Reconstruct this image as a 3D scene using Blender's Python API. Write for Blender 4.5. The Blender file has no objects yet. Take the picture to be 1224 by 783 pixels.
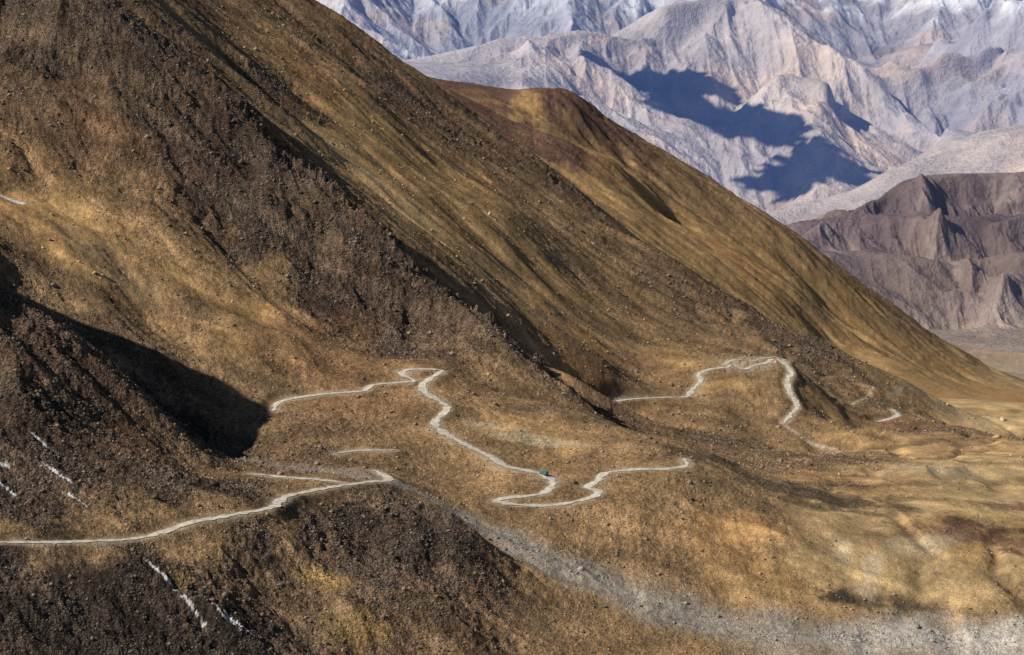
import bpy, bmesh, math, random
import numpy as np
from mathutils import Vector, Matrix
random.seed(3); rng=np.random.default_rng(7)
scene=bpy.context.scene
scene.view_settings.view_transform='Standard'
F=2400.0; PITCH=math.atan(331.5/F); CP,SP=math.cos(PITCH),math.sin(PITCH)
# survey helper: bearing / depression angle + distance -> world metres
def W(u,v,Y):
    a=(391.5-v)/F
    dy=CP+a*SP; dz=-SP+a*CP; dx=(u-612)/F
    return (dx/dy*Y, Y, dz/dy*Y)
# ---------------------------------------------------------------- noise
_g=rng.random(1024)*2*np.pi; GX=np.cos(_g).astype(np.float32); GY=np.sin(_g).astype(np.float32)
def hsh(ix,iy,seed):
    h=(ix.astype(np.uint32)*np.uint32(374761393)+iy.astype(np.uint32)*np.uint32(668265263)+np.uint32(seed*7919+13))
    h=(h^(h>>np.uint32(13)))*np.uint32(1274126177)
    return h^(h>>np.uint32(16))
def noise(x,y,seed=0):
    xi=np.floor(x); yi=np.floor(y); fx=(x-xi).astype(np.float32); fy=(y-yi).astype(np.float32)
    xi=xi.astype(np.int64); yi=yi.astype(np.int64)
    def g(dx,dy):
        k=hsh(xi+dx,yi+dy,seed)&np.uint32(1023)
        return GX[k]*(fx-dx)+GY[k]*(fy-dy)
    ux=fx*fx*fx*(fx*(fx*6-15)+10); uy=fy*fy*fy*(fy*(fy*6-15)+10)
    a=g(0,0);b=g(1,0);c=g(0,1);d=g(1,1)
    return (a+(b-a)*ux+(c-a)*uy+(a-b-c+d)*ux*uy)*1.5
def fbm(x,y,o,seed=0,gain=.5):
    s=0;a=1;t=0
    for i in range(o):
        s=s+a*noise(x*2**i,y*2**i,seed+i); t+=a; a*=gain
    return s/t
def gully(px,py,dx,dy,seed):
    """stripe noise whose stripes run along the fall line; returns value and derivative along dir"""
    xi=np.floor(px); yi=np.floor(py); fx=(px-xi).astype(np.float32); fy=(py-yi).astype(np.float32)
    xi=xi.astype(np.int64); yi=yi.astype(np.int64)
    o=np.zeros_like(fx); od=np.zeros_like(fx); wt=np.zeros_like(fx)
    for i in (-1,0,1,2):
        for j in (-1,0,1,2):
            h=hsh(xi+i,yi+j,seed)
            rx=(h&np.uint32(1023)).astype(np.float32)/1024*.5; ry=((h>>np.uint32(10))&np.uint32(1023)).astype(np.float32)/1024*.5
            ax=fx-i-rx; ay=fy-j-ry
            w=np.exp(-2*(ax*ax+ay*ay)); wt+=w
            m=(ax*dx+ay*dy)*np.float32(2*np.pi)
            o+=np.cos(m)*w; od-=np.sin(m)*w
    return o/wt, od/wt
def sstep(a,b,x):
    t=np.clip((x-a)/(b-a),0,1); return t*t*(3-2*t)
# ---------------------------------------------------------------- RBF surface
class Surf:
    def __init__(s,P,c,lam):
        P=np.array(P,float); s.c=c; s.S=1.0
        s.xy=P[:,:2]; z=P[:,2]; n=len(P)
        d=s.xy[:,None]-s.xy[None]
        A=-np.sqrt((d**2).sum(-1)+c*c)+lam*np.eye(n)
        Q=np.c_[np.ones(n),s.xy/1000]
        M=np.block([[A,Q],[Q.T,np.zeros((3,3))]])
        sol=np.linalg.solve(M,np.r_[z,0,0,0]); s.w=sol[:n]; s.q=sol[n:]
    def __call__(s,x,y):
        z=np.empty_like(x); gx=np.empty_like(x); gy=np.empty_like(x)
        for k in range(0,len(x),20000):
            X=x[k:k+20000,None]-s.xy[:,0]; Y=y[k:k+20000,None]-s.xy[:,1]
            ph=np.sqrt(X*X+Y*Y+s.c**2)
            z[k:k+20000]=-(ph@s.w)+s.q[0]+s.q[1]*x[k:k+20000]/1000+s.q[2]*y[k:k+20000]/1000
            gx[k:k+20000]=-((X/ph)@s.w)+s.q[1]/1000
            gy[k:k+20000]=-((Y/ph)@s.w)+s.q[2]/1000
        return z,gx,gy
def shepard(x,y,P,C,soft):
    P=np.array(P,np.float32); C=np.array(C,np.float32); out=np.empty((len(x),C.shape[1]),np.float32)
    x=x.astype(np.float32); y=y.astype(np.float32); e=(P[:,1]*soft)**2
    for k in range(0,len(x),20000):
        d=(x[k:k+20000,None]-P[:,0])**2+(y[k:k+20000,None]-P[:,1])**2+e
        w=1/(d*d); out[k:k+20000]=(w@C)/w.sum(1)[:,None]
    return out
# ---------------------------------------------------------------- palettes (albedo r,g,b, rockiness)
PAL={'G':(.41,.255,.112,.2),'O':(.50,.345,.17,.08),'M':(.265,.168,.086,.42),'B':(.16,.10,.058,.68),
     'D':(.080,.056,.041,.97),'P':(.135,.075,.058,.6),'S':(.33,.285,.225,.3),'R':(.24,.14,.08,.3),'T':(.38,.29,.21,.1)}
PTS=[];CODES=[]
def add(code,*pts):
    for p in pts: PTS.append(W(*p)); CODES.append(PAL[code])
def line(code,pts,step=60):
    for a,b in zip(pts[:-1],pts[1:]):
        wa,wb=np.array(W(*a)),np.array(W(*b)); n=max(1,int(np.linalg.norm(wb-wa)/step))
        for i in range(n):
            t=i/n; add(code,tuple(a[k]+(b[k]-a[k])*t for k in range(3)))
    add(code,pts[-1])
f2=lambda u,v:(u,v,1600-1.47*(v-441))
f3_=lambda u,v:(u,v,2150-2.0*(v-432))
ROADS=[
 [(-60,651,1115),(0,648,1130),(60,648,1140),(120,646,1150),(165,643,1165),(200,634,1180),(230,624,1195),(280,615,1215),(325,606,1235),(340,594,1262),(365,588,1280),(385,584,1292),(410,580,1305),(440,576,1322),(465,573,1340),(448,562,1370)],
 [(300,566,1345),(340,570,1335),(380,573,1325),(415,577,1312)],
 [(403,542,1430),(420,539,1440),(440,538,1443),(472,538,1443)],
 [f2(u,v) for u,v in [(326,492),(335,480),(370,473),(410,469),(435,467),(445,460),(480,457),(495,455),(482,447),(487,442),(510,441),(528,443),(518,450),(505,460),(510,470),(535,487),(520,503),(528,515),(560,533),(585,545),(605,557),(630,562),(648,567),(661,576),(652,588),(635,592),(605,595),(594,599),(618,603),(655,604),(685,600),(712,592),(715,587),(702,582),(715,574),(725,565),(760,561),(800,560),(821,556),(817,548)]],
 [(715,485,1990),(745,478,2010),(790,475,2035),(820,474,2050)]+[f3_(u,v) for u,v in [(828,465),(838,455),(835,447),(850,441),(868,439),(876,436),(890,441),(903,436),(915,434),(924,429),(936,433),(946,445),(941,456),(945,470),(953,485),(944,497),(937,506)]],
 [(1045,505,2150),(1062,501,2170),(1073,496,2190),(1066,489,2215)],
 [f3_(u,v) for u,v in [(866,436),(878,430),(900,431),(912,428),(930,427),(940,431)]],
 [f3_(u,v) for u,v in [(937,508),(952,516),(966,522),(985,531),(1003,541)]],
 [(985,470,2190),(1010,474,2180),(1045,466,2290),(1080,462,2400)]]
WID=[1,.7,.8,1,.85,.9,.6,.35,.35]
for r in ROADS: add('M',*r)
# near foot
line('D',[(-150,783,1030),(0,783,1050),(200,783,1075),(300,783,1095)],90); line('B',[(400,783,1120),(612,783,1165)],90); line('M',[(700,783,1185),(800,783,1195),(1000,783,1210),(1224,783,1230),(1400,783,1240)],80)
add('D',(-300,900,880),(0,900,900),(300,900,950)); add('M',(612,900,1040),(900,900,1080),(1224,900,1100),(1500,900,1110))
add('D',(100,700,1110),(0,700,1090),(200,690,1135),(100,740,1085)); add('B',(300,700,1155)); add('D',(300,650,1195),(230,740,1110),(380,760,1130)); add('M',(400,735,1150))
add('D',(450,700,1190),(400,640,1243),(420,600,1288),(465,592,1296),(500,602,1284),(530,618,1272),(556,638,1260),(572,660,1250),(470,650,1240),(515,660,1228)); add('B',(520,710,1195))
add('B',(580,690,1238),(560,745,1185)); add('M',(625,740,1208),(605,690,1262),(600,655,1295),(560,612,1322))
add('M',(500,588,1332),(540,602,1326),(640,675,1280),(700,695,1275),(760,715,1262),(820,730,1255),(900,745,1245),(1000,742,1255),(1100,745,1258),(1224,745,1265),(1350,745,1275),(1000,765,1230),(1224,768,1243),(660,665,1293))
add('M',(700,650,1318),(640,625,1330),(800,600,1372),(800,650,1328),(900,600,1385),(750,660,1315),(800,690,1287))
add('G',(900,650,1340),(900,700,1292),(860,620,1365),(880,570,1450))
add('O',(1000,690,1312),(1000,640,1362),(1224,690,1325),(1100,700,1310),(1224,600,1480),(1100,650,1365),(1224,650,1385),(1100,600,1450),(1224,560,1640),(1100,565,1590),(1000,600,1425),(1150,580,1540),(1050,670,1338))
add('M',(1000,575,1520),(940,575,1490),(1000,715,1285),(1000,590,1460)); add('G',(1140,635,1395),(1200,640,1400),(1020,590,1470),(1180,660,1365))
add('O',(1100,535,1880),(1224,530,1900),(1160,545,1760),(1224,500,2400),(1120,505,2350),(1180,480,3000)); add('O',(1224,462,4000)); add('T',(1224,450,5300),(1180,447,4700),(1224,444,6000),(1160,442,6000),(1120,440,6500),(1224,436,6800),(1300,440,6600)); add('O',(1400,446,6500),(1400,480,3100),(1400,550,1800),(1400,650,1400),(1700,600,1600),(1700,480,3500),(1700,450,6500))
# bench
add('M',(560,460,1590),(600,480,1560),(640,560,1450),(560,570,1425),(500,560,1420),(620,520,1490),(700,540,1470),(480,510,1500),(440,500,1510),(560,510,1510)); add('G',(600,510,1510),(660,525,1490),(900,560,1540))
line('M',[(560,448,1620),(640,470,1640),(700,490,1610),(760,512,1560),(820,533,1510),(860,545,1520)])
add('B',(640,483,1770),(700,507,1770),(760,529,1730),(820,547,1660),(870,553,1620))
line('B',[(780,508,1930),(850,520,1890),(920,535,1820),(1000,550,1720)]); line('M',[(800,490,1985),(880,480,2040),(910,470,2065)])
add('G',(870,465,2075),(990,500,2090),(1000,520,1960),(1050,530,1900)) ; add('G',(980,470,2190),(1020,490,2150))
# crest C
CREST=[(0,-120,2170),(130,0,2050),(200,50,2000),(300,130,1950),(380,200,1900),(450,270,1850),(490,300,1822),(520,335,1800),(570,364,1770),(600,392,1750),(645,434,1715),(675,470,1695)]
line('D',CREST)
line('B',[(60,-112,2250),(220,55,2075),(300,133,2010),(380,203.5,1955),(450,274.5,1905),(490,307,1870),(520,350,1850),(600,421,1815),(640,452,1775)])
line('M',[(250,50,2240),(330,130,2130),(400,195,2060),(470,270,1980),(540,338,1925),(560,366,1880),(640,428,1850),(685,470,1800)],90)
add('G',(370,165,2160),(450,215,2150),(500,260,2090),(440,160,2310),(560,300,2100),(600,330,2130),(700,400,2110),(800,430,2190),(520,200,2400),(600,250,2370),(640,320,2280))
add('M',(720,440,2010),(760,440,2130),(700,330,2400),(800,370,2420),(880,400,2400),(860,420,2300),(430,100,2530),(300,30,2550),(680,250,2600),(920,425,2300)); add('D',(330,110,2260),(480,130,2640))
line('B',[(100,-170,3100),(200,-100,3050),(300,-45,3000),(370,0,2950),(450,52,2900),(540,110,2840),(620,175,2770),(700,240,2700),(780,300,2640),(870,350,2540)]); line('D',[(880,357,2530),(930,392,2440),(980,430,2360)]); line('B',[(1000,448,2320),(1050,480,2230),(1090,513,2080)])
line('P',[(300,20,3250),(450,110,3150),(540,160,3100),(620,225,3060),(700,278,3030),(780,335,2980),(870,388,2920),(980,460,2850),(1060,505,2650)],90)
# spur A with folds
line('P',[(100,-60,4200),(300,20,4150),(440,75,4050),(530,95,4000),(560,98,3980),(590,106,3950),(620,108,3920),(650,105,3900)],110); line('P',[(668,112,3890),(690,124,3890),(720,148,3900),(745,166,3900)],70); line('M',[(800,202,3900),(870,238,3900),(940,277,3900),(1020,335,3980),(1100,390,4100),(1145,421,4200),(1180,438,4350)],110)
line('M',[(640,160,5000),(800,250,4900),(940,330,4900),(1100,430,5200)],200); add('M',(400,100,5200),(200,50,5500),(0,0,5500),(500,200,6500),(800,300,6500),(1000,380,6500),(1120,432,6000))
add('P',(600,140,3720),(680,180,3620),(560,130,3600)); add('G',(640,140,3800),(750,200,3720),(720,190,3800),(750,240,3520),(700,225,3500),(780,250,3700),(900,300,3760),(860,290,3600),(930,330,3620),(1000,380,3760),(960,360,3560),(800,290,3450),(900,360,3400),(960,400,3420),(1000,420,3500))
add('G',(1060,430,3500),(1100,470,3200),(1020,440,3200),(1060,470,3000),(1150,470,3500),(1000,340,3850),(1140,450,3800))
# face C/D
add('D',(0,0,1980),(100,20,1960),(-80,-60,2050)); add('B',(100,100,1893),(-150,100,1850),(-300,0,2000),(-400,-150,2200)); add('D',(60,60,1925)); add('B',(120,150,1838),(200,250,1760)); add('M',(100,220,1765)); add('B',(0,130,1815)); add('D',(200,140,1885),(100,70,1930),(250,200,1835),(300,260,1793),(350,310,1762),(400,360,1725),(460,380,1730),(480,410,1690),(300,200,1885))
add('M',(300,335,1710),(250,300,1732),(200,300,1702),(0,220,1733),(-150,220,1700)); add('G',(200,330,1668),(100,270,1690),(300,385,1640),(40,240,1708)); add('M',(400,405,1660),(400,440,1600),(300,430,1580),(200,390,1610),(100,330,1630),(0,280,1640))
line('B',[(0,340,1580),(100,395,1550),(200,450,1530),(300,497,1500)],60); add('B',(400,500,1490),(330,520,1450),(-72,243,1600),(-165,215,1610),(-300,100,1700))
# spur E; its off-frame end is shaped to cast shade on the face behind
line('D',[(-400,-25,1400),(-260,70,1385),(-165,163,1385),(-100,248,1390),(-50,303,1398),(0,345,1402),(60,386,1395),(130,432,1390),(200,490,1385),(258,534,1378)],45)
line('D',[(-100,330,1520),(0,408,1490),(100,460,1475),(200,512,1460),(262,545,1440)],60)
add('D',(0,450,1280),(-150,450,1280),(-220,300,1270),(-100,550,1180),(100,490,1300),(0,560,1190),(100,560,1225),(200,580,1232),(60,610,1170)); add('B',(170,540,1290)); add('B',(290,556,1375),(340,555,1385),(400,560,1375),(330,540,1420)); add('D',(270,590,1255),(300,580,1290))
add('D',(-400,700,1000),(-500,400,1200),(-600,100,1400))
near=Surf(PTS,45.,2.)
# ---------------------------------------------------------------- sheets
def sheet_grid(us,ys):
    U,Y=np.meshgrid(np.array(us),np.array(ys)); X=(U-612)/F*Y*1.0/ (CP) *1.0
    return X.ravel(),Y.ravel(),X.shape
def make_sheet(name,x,y,z,shape,col,label,cat):
    me=bpy.data.meshes.new(name); n=len(x); R,C=shape
    me.vertices.add(n); me.vertices.foreach_set('co',np.stack([x,y,z],1).astype(np.float32).ravel())
    i=np.arange(n).reshape(R,C); q=np.stack([i[:-1,:-1],i[:-1,1:],i[1:,1:],i[1:,:-1]],-1).reshape(-1,4)
    me.loops.add(q.size); me.loops.foreach_set('vertex_index',q.astype(np.int32).ravel())
    me.polygons.add(len(q)); me.polygons.foreach_set('loop_start',np.arange(0,q.size,4,dtype=np.int32)); 
    me.polygons.foreach_set('use_smooth',np.ones(len(q),bool))
    me.update(calc_edges=True)
    a=me.attributes.new('tint','FLOAT_COLOR','POINT'); a.data.foreach_set('color',col.astype(np.float32).ravel())
    ob=bpy.data.objects.new(name,me); scene.collection.objects.link(ob)
    ob["kind"]="structure"; ob["label"]=label; ob["category"]=cat
    return ob
def catmull(P,step):
    P=np.array(P,float); Q=np.vstack([2*P[0]-P[1],P,2*P[-1]-P[-2]]); out=[]
    for i in range(1,len(Q)-2):
        n=max(2,int(np.linalg.norm(Q[i+1]-Q[i])/step))
        for k in range(n):
            t=k/n
            out.append(.5*((2*Q[i])+(-Q[i-1]+Q[i+1])*t+(2*Q[i-1]-5*Q[i]+4*Q[i+1]-Q[i+2])*t*t+(-Q[i-1]+3*Q[i]-3*Q[i+1]+Q[i+2])*t**3))
    out.append(P[-1]); return np.array(out)
road_lines=[catmull([W(*p) for p in r],2.0) for r in ROADS]

us=np.r_[np.linspace(-600,-60,80,endpoint=False),np.linspace(-60,1284,1150,endpoint=False),np.linspace(1284,1700,50)]
ys=np.r_[np.linspace(700,1020,50,endpoint=False),np.linspace(1020,1800,610,endpoint=False),np.linspace(1800,2750,300,endpoint=False),np.geomspace(2750,4350,330,endpoint=False),np.geomspace(4350,7000,70)]
x,y,shp=sheet_grid(us,ys)
z,gx,gy=near(x,y)
Xg=x.reshape(shp); Yg=y.reshape(shp)
def dist_to(lines,bigr,smallr):
    RD=np.full(shp,1e4,np.float32); RZ=np.zeros(shp,np.float32)
    for rl in lines:
        for k,p in enumerate(rl):
            rad=bigr if k%6==0 else smallr
            if rad<=0: continue
            r0,r1=np.searchsorted(ys,[p[1]-rad,p[1]+rad]); uc=lambda X:X*CP/p[1]*F+612
            c0,c1=np.searchsorted(us,[uc(p[0]-rad*1.1),uc(p[0]+rad*1.1)])
            d=np.hypot(Xg[r0:r1,c0:c1]-p[0],Yg[r0:r1,c0:c1]-p[1]); s=RD[r0:r1,c0:c1]; m=d<s
            s[m]=d[m]; RZ[r0:r1,c0:c1][m]=p[2]
    return RD.ravel(),RZ.ravel()
RD,RZ=dist_to(road_lines[:7],90,16)
TD,_=dist_to(road_lines[7:],0,12)
band=[catmull([W(*p) for p in [(235,500,1400),(300,538,1400),(380,556,1380),(440,572,1342),(500,588,1332),(550,608,1322),(600,636,1308),(650,663,1293),(720,695,1275),(800,724,1260),(900,752,1240),(1000,760,1238),(1100,760,1245),(1240,758,1250)]],6.0)]
BD,_=dist_to(band,75,45)
CD,_=dist_to([catmull([W(*p) for p in CREST[3:]],8.0)],60,60)
far_mask=sstep(8,60,RD)
def near_cols(x,y):
    wx=x+fbm(x/60,y/60,4,50)*.016*y*1.6; wy=y+fbm(x/60,y/60,4,60)*.03*y*1.6
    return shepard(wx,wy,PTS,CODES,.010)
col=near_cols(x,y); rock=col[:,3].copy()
nearf=1-.5*sstep(2600,3600,y)
n1=fbm(x/35,y/35,5,30,.6)*nearf; n2=fbm(x/5,y/5,3,40,.7); nb=fbm(x/45,y/45,5,33,.6)
bandw=11+15*sstep(-150,250,x); bm_=(1-sstep(.2,1.6,BD/bandw+nb*1.0+n2*.3))
bm_=bm_*(1-sstep(1290,1420,y)*.45)
rock=np.maximum(rock*(1-.6*bm_),.3*bm_)
g=np.hypot(gx,gy)+1e-6; steep=sstep(.18,.5,g)
det=np.zeros_like(x); amp=8.5; lam=150.
ddx,ddy=gx.copy(),gy.copy()
for o in range(6):
    gg=np.hypot(ddx,ddy)+1e-6; px_,py_=(-ddy/gg).astype(np.float32),(ddx/gg).astype(np.float32)
    v,dv=gully(x/lam,y/lam,px_,py_,100+o)
    if o>=3 or o==1: v=1-2*np.sqrt(np.clip(.5-.5*v,0,1)+.01)
    det+=amp*v*(.14+.86*steep)*(.35+.75*rock)*(far_mask if o<4 else sstep(4,20,RD))
    ddx+=amp/lam*dv*px_*1.6*steep; ddy+=amp/lam*dv*py_*1.6*steep
    amp*=.54; lam*=.52
z+=det-1.5*far_mask
# straight ribs running down the slope
fx_=.93*x-.37*y+fbm(x/200,y/200,2,68)*25; fy_=.37*x+.93*y+fbm(x/200,y/200,3,69)*22
rb=(.35-np.abs(noise(fx_/420,fy_/62,71)))*8+(.35-np.abs(noise(fx_/260,fy_/27,72)))*4+(.3-np.abs(noise(fx_/130,fy_/12,73)))*1.8
z+=rb*steep*(.45+.6*rock)*far_mask*(1+.6*sstep(2600,3600,y))
n0=fbm(x/160,y/160,4,5); z+=n0*7*far_mask*(.55+.45*steep)
# shallow winding hollows on the valley floor
vl=sstep(150,330,x)*(1-sstep(2300,2700,y)); z-=vl*far_mask*(1-sstep(.0,.14,np.abs(fbm(x/120,y/230,3,36))))*4.5
fine=fbm(x/7,y/7,4,9,.7); z+=fine*(.3+2.5*rock)*sstep(4,11,RD)
z+=fbm(x/24,y/24,4,12,.6)*2.5*sstep(2500,3400,y)*steep
ridg=1-np.abs(fbm(x/22,y/22,4,19,.6)); oc=sstep(.0,.35,fbm(x/70,y/50,3,23)); z+=(ridg-.8)*(2.+10*oc)*rock**1.5*sstep(6,30,RD)
# craggy outcrops along the central rib
cr_=(1-sstep(8,38,CD)); crag=sstep(-.1,.2,fbm(x/28,y/28,3,27)); z+=cr_*crag*(np.abs(fbm(x/13,y/13,4,28,.65))*24-2.5)
w=1-sstep(3.2,12,RD); z=z*(1-w)+(RZ-.35)*w
# albedo
val=np.clip(1+.8*n1+(.3+.6*rock)*n2,.35,2.1)
st=fbm(fx_/170,fy_/16,4,70); val*=1+.7*st*steep
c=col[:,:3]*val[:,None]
gr=sstep(.05,.4,n1+.6*st)*(1-rock)*.5
c=c*(1+.35*gr)[:,None]
rusty=sstep(.05,.35,fbm(x/180,y/220,4,75))[:,None]*.4
c=c*(1-rusty)+c*np.array([1.0,.80,.77])*rusty
olv=(sstep(.05,.35,fbm(x/150,y/200,4,77))*.3*(1-sstep(2400,3000,y)))[:,None]
c=c*(1-olv)+c*np.array([.80,.84,.85])*olv
# dark rocky diagonal bands
db=(sstep(.06,.26,fbm(fx_/380,fy_/70,3,79))*steep*(1-sstep(3000,3600,y)*.5))[:,None]*.55
c=c*(1-db)+np.array([.12,.082,.052])*val[:,None]*db
hol=(vl*(1-sstep(.03,.13,np.abs(fbm(x/120,y/230,3,36))+n1*.12))*.5*(1-bm_))[:,None]
c=c*(1-hol)+np.array([.17,.115,.065])*val[:,None]*hol
def spot(u,v,Yv,rx,ry,colr,k,ang=0):
    global c
    p=W(u,v,Yv); a=math.radians(ang); X=(x-p[0])*math.cos(a)+(y-p[1])*math.sin(a); Y2=-(x-p[0])*math.sin(a)+(y-p[1])*math.cos(a)
    m=(1-sstep(.35,1.25,np.sqrt((X/rx)**2+(Y2/ry)**2)+n1*1.3+n2*.25))*k
    c=c*(1-m[:,None])+np.array(colr)*val[:,None]*m[:,None]
BRN=(.12,.085,.05); RED=(.17,.095,.06); PAL_=(.62,.49,.32); GLD=(.44,.28,.10); DK=(.045,.033,.026)
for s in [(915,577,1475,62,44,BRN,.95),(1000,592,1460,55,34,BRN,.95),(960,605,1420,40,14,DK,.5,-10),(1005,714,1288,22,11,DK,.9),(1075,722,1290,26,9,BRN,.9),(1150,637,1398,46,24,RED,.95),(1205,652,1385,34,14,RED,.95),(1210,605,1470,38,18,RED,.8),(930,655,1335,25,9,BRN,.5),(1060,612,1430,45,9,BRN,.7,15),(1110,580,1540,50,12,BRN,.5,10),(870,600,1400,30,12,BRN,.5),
          (1040,680,1325,10,34,PAL_,.7,-15),(1100,650,1370,14,40,PAL_,.6,-55),(1120,560,1640,60,40,PAL_,.4),(1010,650,1350,9,22,PAL_,.6),(640,522,1490,45,9,PAL_,.65,-12),(590,508,1512,25,9,PAL_,.5,0),
          (390,690,1190,20,12,GLD,.45),(430,735,1155,22,12,GLD,.35),(215,690,1140,12,8,GLD,.3),(430,200,2160,90,50,(.52,.36,.18),.6,-25),(490,255,2100,70,35,(.52,.36,.18),.6,-25),(1140,500,2500,120,150,PAL_,.3),(130,290,1665,70,20,(.40,.28,.17),.5,-20),(590,340,2130,80,40,(.42,.29,.15),.4,-25),
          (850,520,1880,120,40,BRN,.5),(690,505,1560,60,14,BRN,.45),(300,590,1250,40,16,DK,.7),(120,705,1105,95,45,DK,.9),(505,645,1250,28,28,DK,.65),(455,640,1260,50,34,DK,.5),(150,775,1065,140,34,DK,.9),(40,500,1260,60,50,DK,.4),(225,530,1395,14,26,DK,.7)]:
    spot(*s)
grey=np.array([.31,.275,.235])+np.array([.22,.21,.195])*sstep(120,300,x)[:,None]
c=c*(1-bm_[:,None]*.85)+grey*np.clip(1+.7*n2+.3*n1,.4,1.7)[:,None]*bm_[:,None]*.85
RUB=(1-sstep(5,26,np.hypot((x-W(900,434,2150)[0])/2.2,(y-2150)/1.3)+n1*22))*.55
dust=np.maximum((1-sstep(2.6,8.5+7*n1,RD))*.75,np.maximum(RUB,(1-sstep(1.2,3.8,TD+n2))*.8)); c=c*(1-dust[:,None])+np.array([.42,.345,.255])*(1+.7*n2)[:,None]*dust[:,None]
def snow(u,v,Yv,L,Wd,ang,th=.0):
    p=W(u,v,Yv); a=math.radians(ang); X=(x-p[0])*math.cos(a)+(y-p[1])*math.sin(a); Y2=-(x-p[0])*math.sin(a)+(y-p[1])*math.cos(a)
    d=np.sqrt((X/L)**2+(Y2/Wd)**2)+n2*.85+n1*.3
    return 1-sstep(.7,.95,d)
SN=np.zeros_like(x)
for a in [(72,580,1210,17,1.4,-32),(92,602,1190,11,1.1,-32),(50,553,1240,9,1.0,-32),(8,585,1190,9,1.1,-32),(15,350,1405,6,2,-20),(10,232,1715,16,4,-10),(195,700,1137,20,1.1,-38),(225,724,1121,15,.9,-38),(262,730,1117,18,1.0,-38),(285,742,1112,13,.9,-38),(5,522,1210,4,2,0)]:
    SN=np.maximum(SN,snow(*a))
c=c*(1-SN[:,None]*.9)+np.array([.78,.77,.75])*SN[:,None]*.9
tint=np.c_[np.clip(c,0.01,.9),np.maximum(rock,.15)*sstep(4,9,RD)*(1-SN)]
hill=make_sheet('hillside',x,y,z,shp,tint,"brown and golden rocky mountainside with scree and dry grass","mountain")
# ---------------------------------------------------------------- far terrain
FP=[];FC=[]
FPAL={'T':(.40,.31,.24,0),'K':(.185,.135,.13,0),'L':(.43,.36,.30,0),'A':(.42,.37,.345,0),'H':(.48,.40,.33,0),'N':(.35,.33,.35,1),'Q':(.33,.33,.36,.45)}
def fa(code,*pts):
    for p in pts: FP.append(W(*p)); FC.append(FPAL[code])
fa('T',(1224,436,6800),(1100,440,6800),(1000,400,6800),(800,320,6800),(500,240,6800),(100,150,7000),(1400,435,6900),(1224,418,7500),(1100,410,7500),(1160,398,7950),(1224,400,7950),(1400,405,7950),(1700,410,8000),(800,330,8500),(400,250,9000),(0,200,9500))
fa('T',(1100,382,8280),(1170,380,8250),(1224,378,8250),(1140,372,8350)); fa('K',(1050,352,8450),(1000,320,8650),(945,275,9200),(1000,255,9350),(1040,236,9480),(1080,214,9650),(1115,222,9600),(1150,211,9680),(1190,213,9700),(1224,203,9800),(1350,180,9850),(1600,150,9900),
 (1050,300,8800),(1085,300,8950),(1120,310,8680),(1165,300,8980),(1205,300,8720),(1250,295,8950),(1400,300,8900),(1020,290,8980),(1110,348,8450),(1190,348,8430),(1150,342,8620),(1060,262,9120),(1100,258,9330),(1140,262,9080),(1185,258,9350),(1224,255,9120),(1000,300,10600),(1100,270,10800),(1224,260,10800),(1500,250,10800))
fa('T',(850,310,10000),(500,200,11000),(100,100,12000))
fa('L',(945,272,12500),(1020,225,13000),(1060,195,13200),(1100,170,13500),(1160,155,13700),(1224,143,14000),(1350,110,14000),(1600,50,14500),(1050,235,12300),(1150,220,12200),(1224,200,12300),(1400,190,12300),(1000,262,14500),(1100,205,15200),(1224,190,15700),(1500,120,16000))
fa('A',(940,268,15500),(800,250,15500),(650,200,15500),(500,160,15500),(300,120,15500),(0,60,16000),(1050,200,17000),(900,150,18000),(850,200,17000),(700,100,18500),(600,90,18500),(820,110,19000),(450,90,18000),(760,150,17300))
fa('H',(1000,100,19000),(1040,130,18600),(1100,165,18000),(940,90,19500),(980,190,17400))
fa('A',(400,80,19500),(530,75,19500),(620,55,20000),(700,30,20500),(790,5,21000),(880,-5,21500),(960,15,21500),(1040,75,20500),(1120,150,18800),(830,40,20200),(880,60,20000))
fa('N',(1130,150,19000),(1224,145,18600),(1180,100,19600),(1224,100,19300),(1224,60,20300),(1180,50,20700),(1224,10,21600),(1170,5,21900),(1350,0,21500),(1350,140,18600),(1600,-40,22000))
fa('N',(1120,100,21500),(1080,80,22500),(960,50,24000),(1080,50,24000),(1100,10,25500),(1000,10,25500),(1224,60,24500)); fa('Q',(790,60,23500),(600,85,23000),(450,90,22500),(250,60,22500),(450,45,24500),(520,20,25500),(400,15,25500),(640,15,25500),(0,0,24000))
for u,v in [(-100,-120),(200,-90),(400,-60),(500,-40),(600,-70),(700,-50),(800,-80),(900,-60),(1000,-50),(1080,-90),(1150,-50),(1224,-80),(1350,-100),(1600,-120)]: fa('N' if u>850 else 'Q',(u,v,28000))
fa('N',(0,0,32000),(600,0,32000),(1200,0,32000),(1700,0,32000))
fars=Surf(FP,220.,10.)
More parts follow.
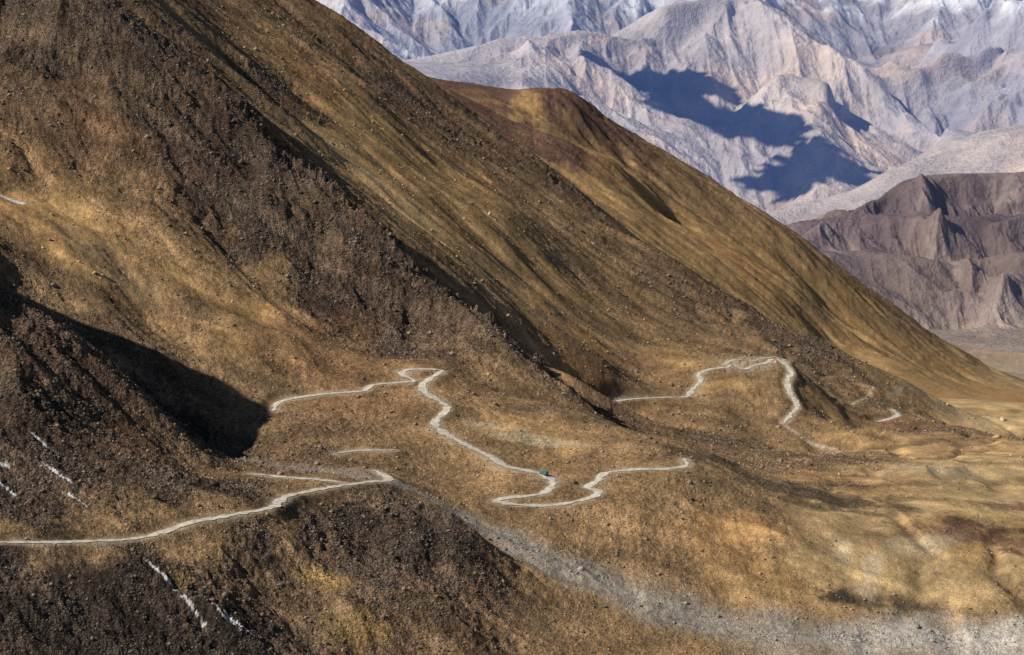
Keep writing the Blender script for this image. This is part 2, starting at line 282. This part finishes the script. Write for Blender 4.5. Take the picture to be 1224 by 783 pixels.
def far_sheet(name,us,ys,label,cat,k0):
    x,y,shp=sheet_grid(us,ys)
    z,gx,gy=fars(x,y)
    b=sstep(6300,7600,y)
    if y.min()<7600:
        m=y<7600; zn,_,_=near(x[m],y[m]); z[m]=zn*(1-b[m])+z[m]*b[m]
    mtn=sstep(.10,.30,np.hypot(gx,gy)) if k0 else sstep(.05,.42,np.hypot(gx,gy))
    if k0: mtn=mtn*(.45+.55*sstep(14800,16800,y))
    wa=340 if k0 else 240; wl=1500 if k0 else 1000
    wx=x+fbm(x/wl,y/wl,4,200)*wa; wy=y+fbm(x/wl,y/wl,4,210)*wa
    ddx,ddy=gx.copy(),gy.copy(); amp=(340. if k0 else 75); lam=2500. if k0 else 620.
    if not k0:
        a_=fbm(x/1100,y/1100,2,215)*1.2+.45; ddx,ddy=ddx*np.cos(a_)-ddy*np.sin(a_),ddx*np.sin(a_)+ddy*np.cos(a_)
    det=np.zeros_like(x); rid=np.zeros_like(x)
    for o in range(7):
        gg=np.hypot(ddx,ddy)+1e-6; px_,py_=(-ddy/gg).astype(np.float32),(ddx/gg).astype(np.float32)
        q=o<2
        v,dv=gully((wx if q else x)/lam,(wy if q else y)/lam,px_,py_,300+o)
        v=1-2*np.sqrt(np.clip(.5-.5*v,0,1)+.003)
        det+=amp*v*(.06+.94*mtn); rid+=v*.6**o
        ddx+=amp/lam*dv*px_*(2.0 if k0 else 1.8)*mtn; ddy+=amp/lam*dv*py_*(2.0 if k0 else 1.8)*mtn
        amp*=(.47 if k0 else .54); lam*=.5
    z+=(det-amp*.3)*b
    z+=fbm(x/300,y/300,6,7,.62)*(34 if k0 else 38)*mtn*b
    col=shepard(wx,wy,FP,FC,.012)
    n1=fbm(x/700,y/700,6,230,.6); val=np.clip(1+.45*n1+.18*rid,.4,1.8)
    c=col[:,:3]*val[:,None]
    warm=sstep(-.05,.3,fbm(x/1400,y/1400,4,260))[:,None]
    c=c*(1-warm*.55)+np.array([.50,.37,.27])*(val*col[:,0]/.36)[:,None]*warm*.55
    if not k0:
        sc_=sstep(.08,.3,fbm(wx/260,wy/500,5,266,.6))[:,None]*.5; c=c*(1-sc_)+np.array([.34,.27,.23])*sc_
    sn=sstep(260,750,z+n1*600+rid*150)*sstep(.2,.9,col[:,3])*.92
    c=c*(1-sn[:,None])+np.array([.80,.82,.85])*sn[:,None]
    return make_sheet(name,x,y,z,shp,np.c_[np.clip(c,.01,.9),sn],label,cat)
us2=np.r_[np.linspace(-600,850,60,endpoint=False),np.linspace(850,1300,520,endpoint=False),np.linspace(1300,1900,60)]
f1=far_sheet('brown_hills',us2,np.geomspace(6600,11500,560),"purple brown rugged hills above a tan valley floor","hill",0)
us3=np.r_[np.linspace(-600,340,60,endpoint=False),np.linspace(340,1300,1000,endpoint=False),np.linspace(1300,1900,60)]
f3=far_sheet('mountain_range',us3,np.geomspace(11500,31000,1000),"cream grey eroded mountain range with snow on its summits","mountain",1)
# ---------------------------------------------------------------- materials
def mat(name): m=bpy.data.materials.new(name); m.use_nodes=True; return m,m.node_tree.nodes,m.node_tree.links,m.node_tree.nodes['Principled BSDF']
def ground_mat(name,s1,s2,bd,lo,hi,haze_glow=None,vlo=.45,vhi=1.7,stones=0,det=5):
    m,N,L,b=mat(name); b.inputs['Roughness'].default_value=.95; b.inputs['Specular IOR Level'].default_value=.1
    at=N.new('ShaderNodeAttribute'); at.attribute_name='tint'
    tc=N.new('ShaderNodeTexCoord')
    no=N.new('ShaderNodeTexNoise'); no.inputs['Scale'].default_value=s1; no.inputs['Detail'].default_value=det; no.inputs['Roughness'].default_value=.75; L.new(tc.outputs['Object'],no.inputs['Vector'])
    vo=N.new('ShaderNodeTexVoronoi'); vo.inputs['Scale'].default_value=s2; L.new(tc.outputs['Object'],vo.inputs['Vector'])
    sep=N.new('ShaderNodeSeparateColor'); L.new(vo.outputs['Color'],sep.inputs[0])
    mr=N.new('ShaderNodeMapRange'); mr.inputs[1].default_value=.3; mr.inputs[2].default_value=.7; mr.inputs[3].default_value=lo; mr.inputs[4].default_value=hi; L.new(no.outputs['Fac'],mr.inputs[0])
    mv=N.new('ShaderNodeMapRange'); mv.inputs[3].default_value=vlo; mv.inputs[4].default_value=vhi; L.new(sep.outputs[0],mv.inputs[0])
    mx=N.new('ShaderNodeMix'); mx.data_type='FLOAT'; mx.inputs[2].default_value=1.0; L.new(at.outputs['Alpha'],mx.inputs[0]); L.new(mv.outputs[0],mx.inputs[3])
    mu=N.new('ShaderNodeMath'); mu.operation='MULTIPLY'; L.new(mr.outputs[0],mu.inputs[0]); L.new(mx.outputs[0],mu.inputs[1])
    vm=N.new('ShaderNodeVectorMath'); vm.operation='SCALE'; L.new(at.outputs['Color'],vm.inputs[0]); L.new(mu.outputs[0],vm.inputs['Scale'])
    L.new(vm.outputs[0],b.inputs['Base Color'])
    bu=N.new('ShaderNodeBump'); bu.inputs['Distance'].default_value=bd; bu.inputs['Strength'].default_value=1.0
    h=no.outputs['Fac']
    if stones:
        m1=N.new('ShaderNodeMath'); m1.operation='MULTIPLY'; L.new(vo.outputs['Distance'],m1.inputs[0]); L.new(at.outputs['Alpha'],m1.inputs[1])
        m2=N.new('ShaderNodeMath'); m2.operation='MULTIPLY_ADD'; L.new(m1.outputs[0],m2.inputs[0]); m2.inputs[1].default_value=-stones; L.new(no.outputs['Fac'],m2.inputs[2]); h=m2.outputs[0]
    L.new(h,bu.inputs['Height']); L.new(bu.outputs[0],b.inputs['Normal'])
    if haze_glow:
        b.inputs['Emission Color'].default_value=(*haze_glow,1); b.inputs['Emission Strength'].default_value=1.0  # constant bluish glow in the rock stands in for distance haze
    return m
hill.data.materials.append(ground_mat('rocky_grass_slope',.8,.85,1.1,.65,1.35,None,.3,2.1,.7,3))
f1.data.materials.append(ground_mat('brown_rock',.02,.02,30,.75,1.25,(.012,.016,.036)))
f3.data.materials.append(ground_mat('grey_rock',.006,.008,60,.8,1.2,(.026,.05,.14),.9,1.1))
# ---------------------------------------------------------------- road
m,N,L,b=mat('dusty_asphalt'); tc=N.new('ShaderNodeTexCoord'); no=N.new('ShaderNodeTexNoise'); no.inputs['Scale'].default_value=.3; no.inputs['Detail'].default_value=6
L.new(tc.outputs['Object'],no.inputs['Vector']); cr=N.new('ShaderNodeValToRGB'); cr.color_ramp.elements[0].position=.35; cr.color_ramp.elements[0].color=(.40,.35,.28,1); cr.color_ramp.elements[1].position=.65; cr.color_ramp.elements[1].color=(.70,.62,.51,1)
L.new(no.outputs['Fac'],cr.inputs[0]); L.new(cr.outputs[0],b.inputs['Base Color']); b.inputs['Roughness'].default_value=.9; roadm=m
bm=bmesh.new()
for ri,rl in enumerate(road_lines[:7]):
    t=np.gradient(rl,axis=0); t[:,2]=0; t/=np.linalg.norm(t,axis=1)[:,None]+1e-9; nr=np.c_[t[:,1],-t[:,0],np.zeros(len(t))]
    nn=fbm(rl[:,0]/12,rl[:,1]/12,4,400,.7); n3=fbm(rl[:,0]/6,rl[:,1]/6,3,430,.7); n4=fbm(rl[:,0]/6,rl[:,1]/6,3,450,.7); prev=None
    for k,p in enumerate(rl):
        hw=WID[ri]*(2.9+4.0*float(nn[k]))*min(1,.3+k/12)*min(1,.3+(len(rl)-k)/12); row=[]
        for s in (-1,-.5,0,.5,1):
            e=hw*s+(2.4*float(n3[k]) if s==1 else 2.4*float(n4[k]) if s==-1 else 0)
            q=p+nr[k]*e; row.append(bm.verts.new((q[0],q[1],p[2]+.12-(.1 if abs(s)==1 else 0))))
        if prev:
            for a in range(4): bm.faces.new((prev[a],prev[a+1],row[a+1],row[a]))
        prev=row
bmesh.ops.recalc_face_normals(bm,faces=bm.faces)
me=bpy.data.meshes.new('road'); bm.to_mesh(me); bm.free(); me.materials.append(roadm)
road=bpy.data.objects.new('road',me); scene.collection.objects.link(road); road["kind"]="structure"; road["label"]="pale dusty mountain road winding in hairpins across the slope"; road["category"]="road"
# ---------------------------------------------------------------- scree (loose stones, uncountable)
Zg=z.reshape(shp); rk=(np.maximum(np.maximum(rock,bm_*.45),.12)*sstep(4,9,RD)*(1-SN)).reshape(shp)
rk=np.maximum(rk,(RUB*sstep(4,6,RD)).reshape(shp)*1.3)
ci=np.where((us>-60)&(us<1284))[0]; ri_=np.where((ys>1020)&(ys<2750))[0]
cell=(np.gradient(ys)[ri_][:,None]*(ys[ri_]/F)[:,None])*np.ones(len(ci))
cl=sstep(-.1,.45,fbm(Xg/30,Yg/30,4,90))[np.ix_(ri_,ci)]
pw=(rk[np.ix_(ri_,ci)]**1.4*(.2+cl)*cell/(ys[ri_][:,None]/1200)**2).ravel(); pw/=pw.sum()
NR=170000
pick=rng.choice(len(pw),NR,p=pw); r=ri_[pick//len(ci)]; cc=ci[pick%len(ci)]; r=np.minimum(r,shp[0]-2); cc=np.minimum(cc,shp[1]-2)
a=rng.random(NR); bb=rng.random(NR)
def bl(G): return (G[r,cc]*(1-a)+G[r,cc+1]*a)*(1-bb)+(G[r+1,cc]*(1-a)+G[r+1,cc+1]*a)*bb
px,py,pz=bl(Xg),bl(Yg),bl(Zg)
sz=np.clip(.30*np.exp(rng.normal(0,.6,NR)),.16,2.6)*(py/1300)**.7
base=np.array([[1,0,0],[0,1,0],[-1,0,0],[0,-1,0],[0,0,1],[0,0,-1]],float)
V=base[None]*(.6+.7*rng.random((NR,6,1)))+rng.normal(0,.18,(NR,6,3)); V[:,:,2]*=.8
an=rng.random(NR)*6.28; cs,sn=np.cos(an)[:,None],np.sin(an)[:,None]
V=np.stack([V[:,:,0]*cs-V[:,:,1]*sn,V[:,:,0]*sn+V[:,:,1]*cs,V[:,:,2]],-1)*sz[:,None,None]*np.array([1.2,.9,1])
V+=np.stack([px,py,pz+sz*.25],1)[:,None]
Fc=np.array([[0,1,4],[1,2,4],[2,3,4],[3,0,4],[1,0,5],[2,1,5],[3,2,5],[0,3,5]])
fi=(np.arange(NR)[:,None,None]*6+Fc[None]).reshape(-1,3)
me=bpy.data.meshes.new('scree'); me.vertices.add(NR*6); me.vertices.foreach_set('co',V.astype(np.float32).ravel())
me.loops.add(fi.size); me.loops.foreach_set('vertex_index',fi.astype(np.int32).ravel()); me.polygons.add(len(fi)); me.polygons.foreach_set('loop_start',np.arange(0,fi.size,3,dtype=np.int32)); me.update(calc_edges=True)
rc=np.stack([bl(tint[:,k].reshape(shp)) for k in range(3)],1)*.6+np.array([.11,.088,.067]); rc*=(.4+1.3*rng.random(NR))[:,None]
at=me.attributes.new('tint','FLOAT_COLOR','POINT'); at.data.foreach_set('color',np.repeat(np.c_[rc,np.ones(NR)],6,axis=0).astype(np.float32).ravel())
m,N,L,b=mat('loose_stone'); A=N.new('ShaderNodeAttribute'); A.attribute_name='tint'; L.new(A.outputs['Color'],b.inputs['Base Color']); b.inputs['Roughness'].default_value=.9
me.materials.append(m); sc=bpy.data.objects.new('scree',me); scene.collection.objects.link(sc); sc["kind"]="stuff"; sc["label"]="loose brown and grey stones strewn over the slope"; sc["category"]="stones"
# ---------------------------------------------------------------- truck
def pmat(name,c,r=.5,met=0):
    m,N,L,b=mat(name); b.inputs['Roughness'].default_value=r; b.inputs['Metallic'].default_value=met
    no=N.new('ShaderNodeTexNoise'); no.inputs['Scale'].default_value=3; mx=N.new('ShaderNodeMix'); mx.data_type='RGBA'; mx.inputs[6].default_value=(*[k*.8 for k in c],1); mx.inputs[7].default_value=(*c,1)
    L.new(no.outputs['Fac'],mx.inputs[0]); L.new(mx.outputs[2],b.inputs['Base Color']); return m
teal=pmat('teal_paint',(.05,.22,.26)); blue=pmat('canvas_teal',(.07,.17,.20),.8); blk=pmat('rubber',(.02,.02,.02),.9); gls=pmat('dark_glass',(.03,.04,.05),.1); wht=pmat('lamp_white',(.8,.8,.75),.2); gry=pmat('chassis_grey',(.06,.06,.06),.7)
def part(name,boxes,m,parent,loc=(0,0,0),bev=.04):
    bm=bmesh.new()
    for (cx,cy,cz,sx,sy,sz_,tap) in boxes:
        r=bmesh.ops.create_cube(bm,size=1); 
        for v in r['verts']:
            t=tap if v.co.z>0 and v.co.x>0 else 0
            v.co=Vector((cx+v.co.x*sx-t,cy+v.co.y*sy,cz+v.co.z*sz_))
    bmesh.ops.bevel(bm,geom=bm.edges[:],offset=bev,segments=2,affect='EDGES')
    me=bpy.data.meshes.new(name); bm.to_mesh(me); bm.free(); me.materials.append(m)
    o=bpy.data.objects.new(name,me); scene.collection.objects.link(o); o.parent=parent; o.location=loc; return o
tr=bpy.data.objects.new('truck',None); scene.collection.objects.link(tr)
tr["label"]="small teal cargo truck rounding a dusty hairpin bend"; tr["category"]="truck"
part('chassis',[(0,0,.75,7.4,.9,.25,0),(3.75,0,.6,.15,2.3,.3,0)],gry,tr)
part('cab',[(2.85,0,1.35,1.7,2.3,1.0,0),(2.75,0,2.2,1.5,2.2,.9,.25)],teal,tr)
part('cargo_body',[(-.9,0,2.0,5.4,2.4,2.2,0)]+[(-3.4+i*.9,s*1.22,2.0,.1,.08,2.2,0) for i in range(6) for s in (-1,1)],blue,tr)
part('windshield',[(3.42,0,2.22,.06,1.9,.6,.14)],gls,tr,bev=.01)
for s in (-1,1):
    part('window',[(2.8,s*1.1,2.25,.8,.05,.5,0)],gls,tr,bev=.01)
    part('headlight',[(3.73,s*.85,1.1,.06,.3,.22,0)],wht,tr,bev=.01)
    for X in (2.7,-1.6,-2.8):
        bm=bmesh.new(); bmesh.ops.create_cone(bm,cap_ends=True,segments=20,radius1=.52,radius2=.52,depth=.4); bmesh.ops.rotate(bm,verts=bm.verts,matrix=Matrix.Rotation(math.pi/2,3,'X')); bmesh.ops.bevel(bm,geom=[e for e in bm.edges if len(e.link_faces)==2 and e.calc_face_angle(0)>1],offset=.06,segments=2,affect='EDGES')
        me=bpy.data.meshes.new('wheel'); bm.to_mesh(me); bm.free(); me.materials.append(blk); o=bpy.data.objects.new('wheel',me); scene.collection.objects.link(o); o.parent=tr; o.location=(X,s*.98,.52)
rl=road_lines[3]; tp=np.array(W(650,568,1413)); k=int(np.argmin(((rl-tp)**2).sum(1))); d=rl[k-2]-rl[k+2]
tr.location=(rl[k][0],rl[k][1],rl[k][2]+.13); tr.rotation_euler=(0,0,math.atan2(d[1],d[0]))
# ---------------------------------------------------------------- sun, sky, cloud
S=Vector((-0.70,-0.28,0.60)).normalized()
sun=bpy.data.lights.new('sun','SUN'); sun.energy=5.0; sun.angle=math.radians(.5); sun.color=(1,.94,.84)
so=bpy.data.objects.new('sun',sun); scene.collection.objects.link(so); so.rotation_euler=S.to_track_quat('Z','Y').to_euler()
w=bpy.data.worlds.new('World'); scene.world=w; w.use_nodes=True; N=w.node_tree.nodes; sk=N.new('ShaderNodeTexSky'); sk.sky_type='NISHITA'; sk.sun_disc=False
sk.sun_elevation=math.asin(S.z); sk.sun_rotation=math.atan2(S.x,S.y); sk.altitude=5000; w.node_tree.links.new(sk.outputs[0],N['Background'].inputs[0]); N['Background'].inputs[1].default_value=.065
cm=pmat('cloud_white',(.85,.85,.87),1)
def cloud(u,v,Y,H,sx,sy,sz,seed,rot):
    p=Vector(W(u,v,Y)); t=(H-p.z)/S.z; q=p+S*t
    bm=bmesh.new(); bmesh.ops.create_icosphere(bm,subdivisions=7,radius=1)
    P=np.array([v.co[:] for v in bm.verts]); n=fbm(P[:,0]*2.2+P[:,2],P[:,1]*2.2-P[:,2]*.7,7,seed,.62)
    for vv,k in zip(bm.verts,n):
        vv.co=vv.co*(1+1.7*float(k)); vv.co.x*=sx; vv.co.y*=sy; vv.co.z*=sz
    me=bpy.data.meshes.new('cloud'); bm.to_mesh(me); bm.free()
    for f in me.polygons: f.use_smooth=True
    me.materials.append(cm); o=bpy.data.objects.new('cloud',me); scene.collection.objects.link(o); o.location=q; o.rotation_euler=(0,0,rot)
    o["kind"]="structure"; o["label"]="drifting white cumulus cloud over the mountains"; o["category"]="cloud"
cloud(795,88,19800,3200,380,260,150,503,math.radians(-40))
cloud(880,142,18800,3200,750,260,150,500,math.radians(-62))
cloud(970,208,17500,3200,480,360,150,510,.4)
cam=bpy.data.cameras.new('camera'); cam.sensor_width=36; cam.lens=F/1224*36; cam.clip_start=1; cam.clip_end=80000
co=bpy.data.objects.new('camera',cam); scene.collection.objects.link(co); co.rotation_euler=(math.pi/2-PITCH,0,0); scene.camera=co
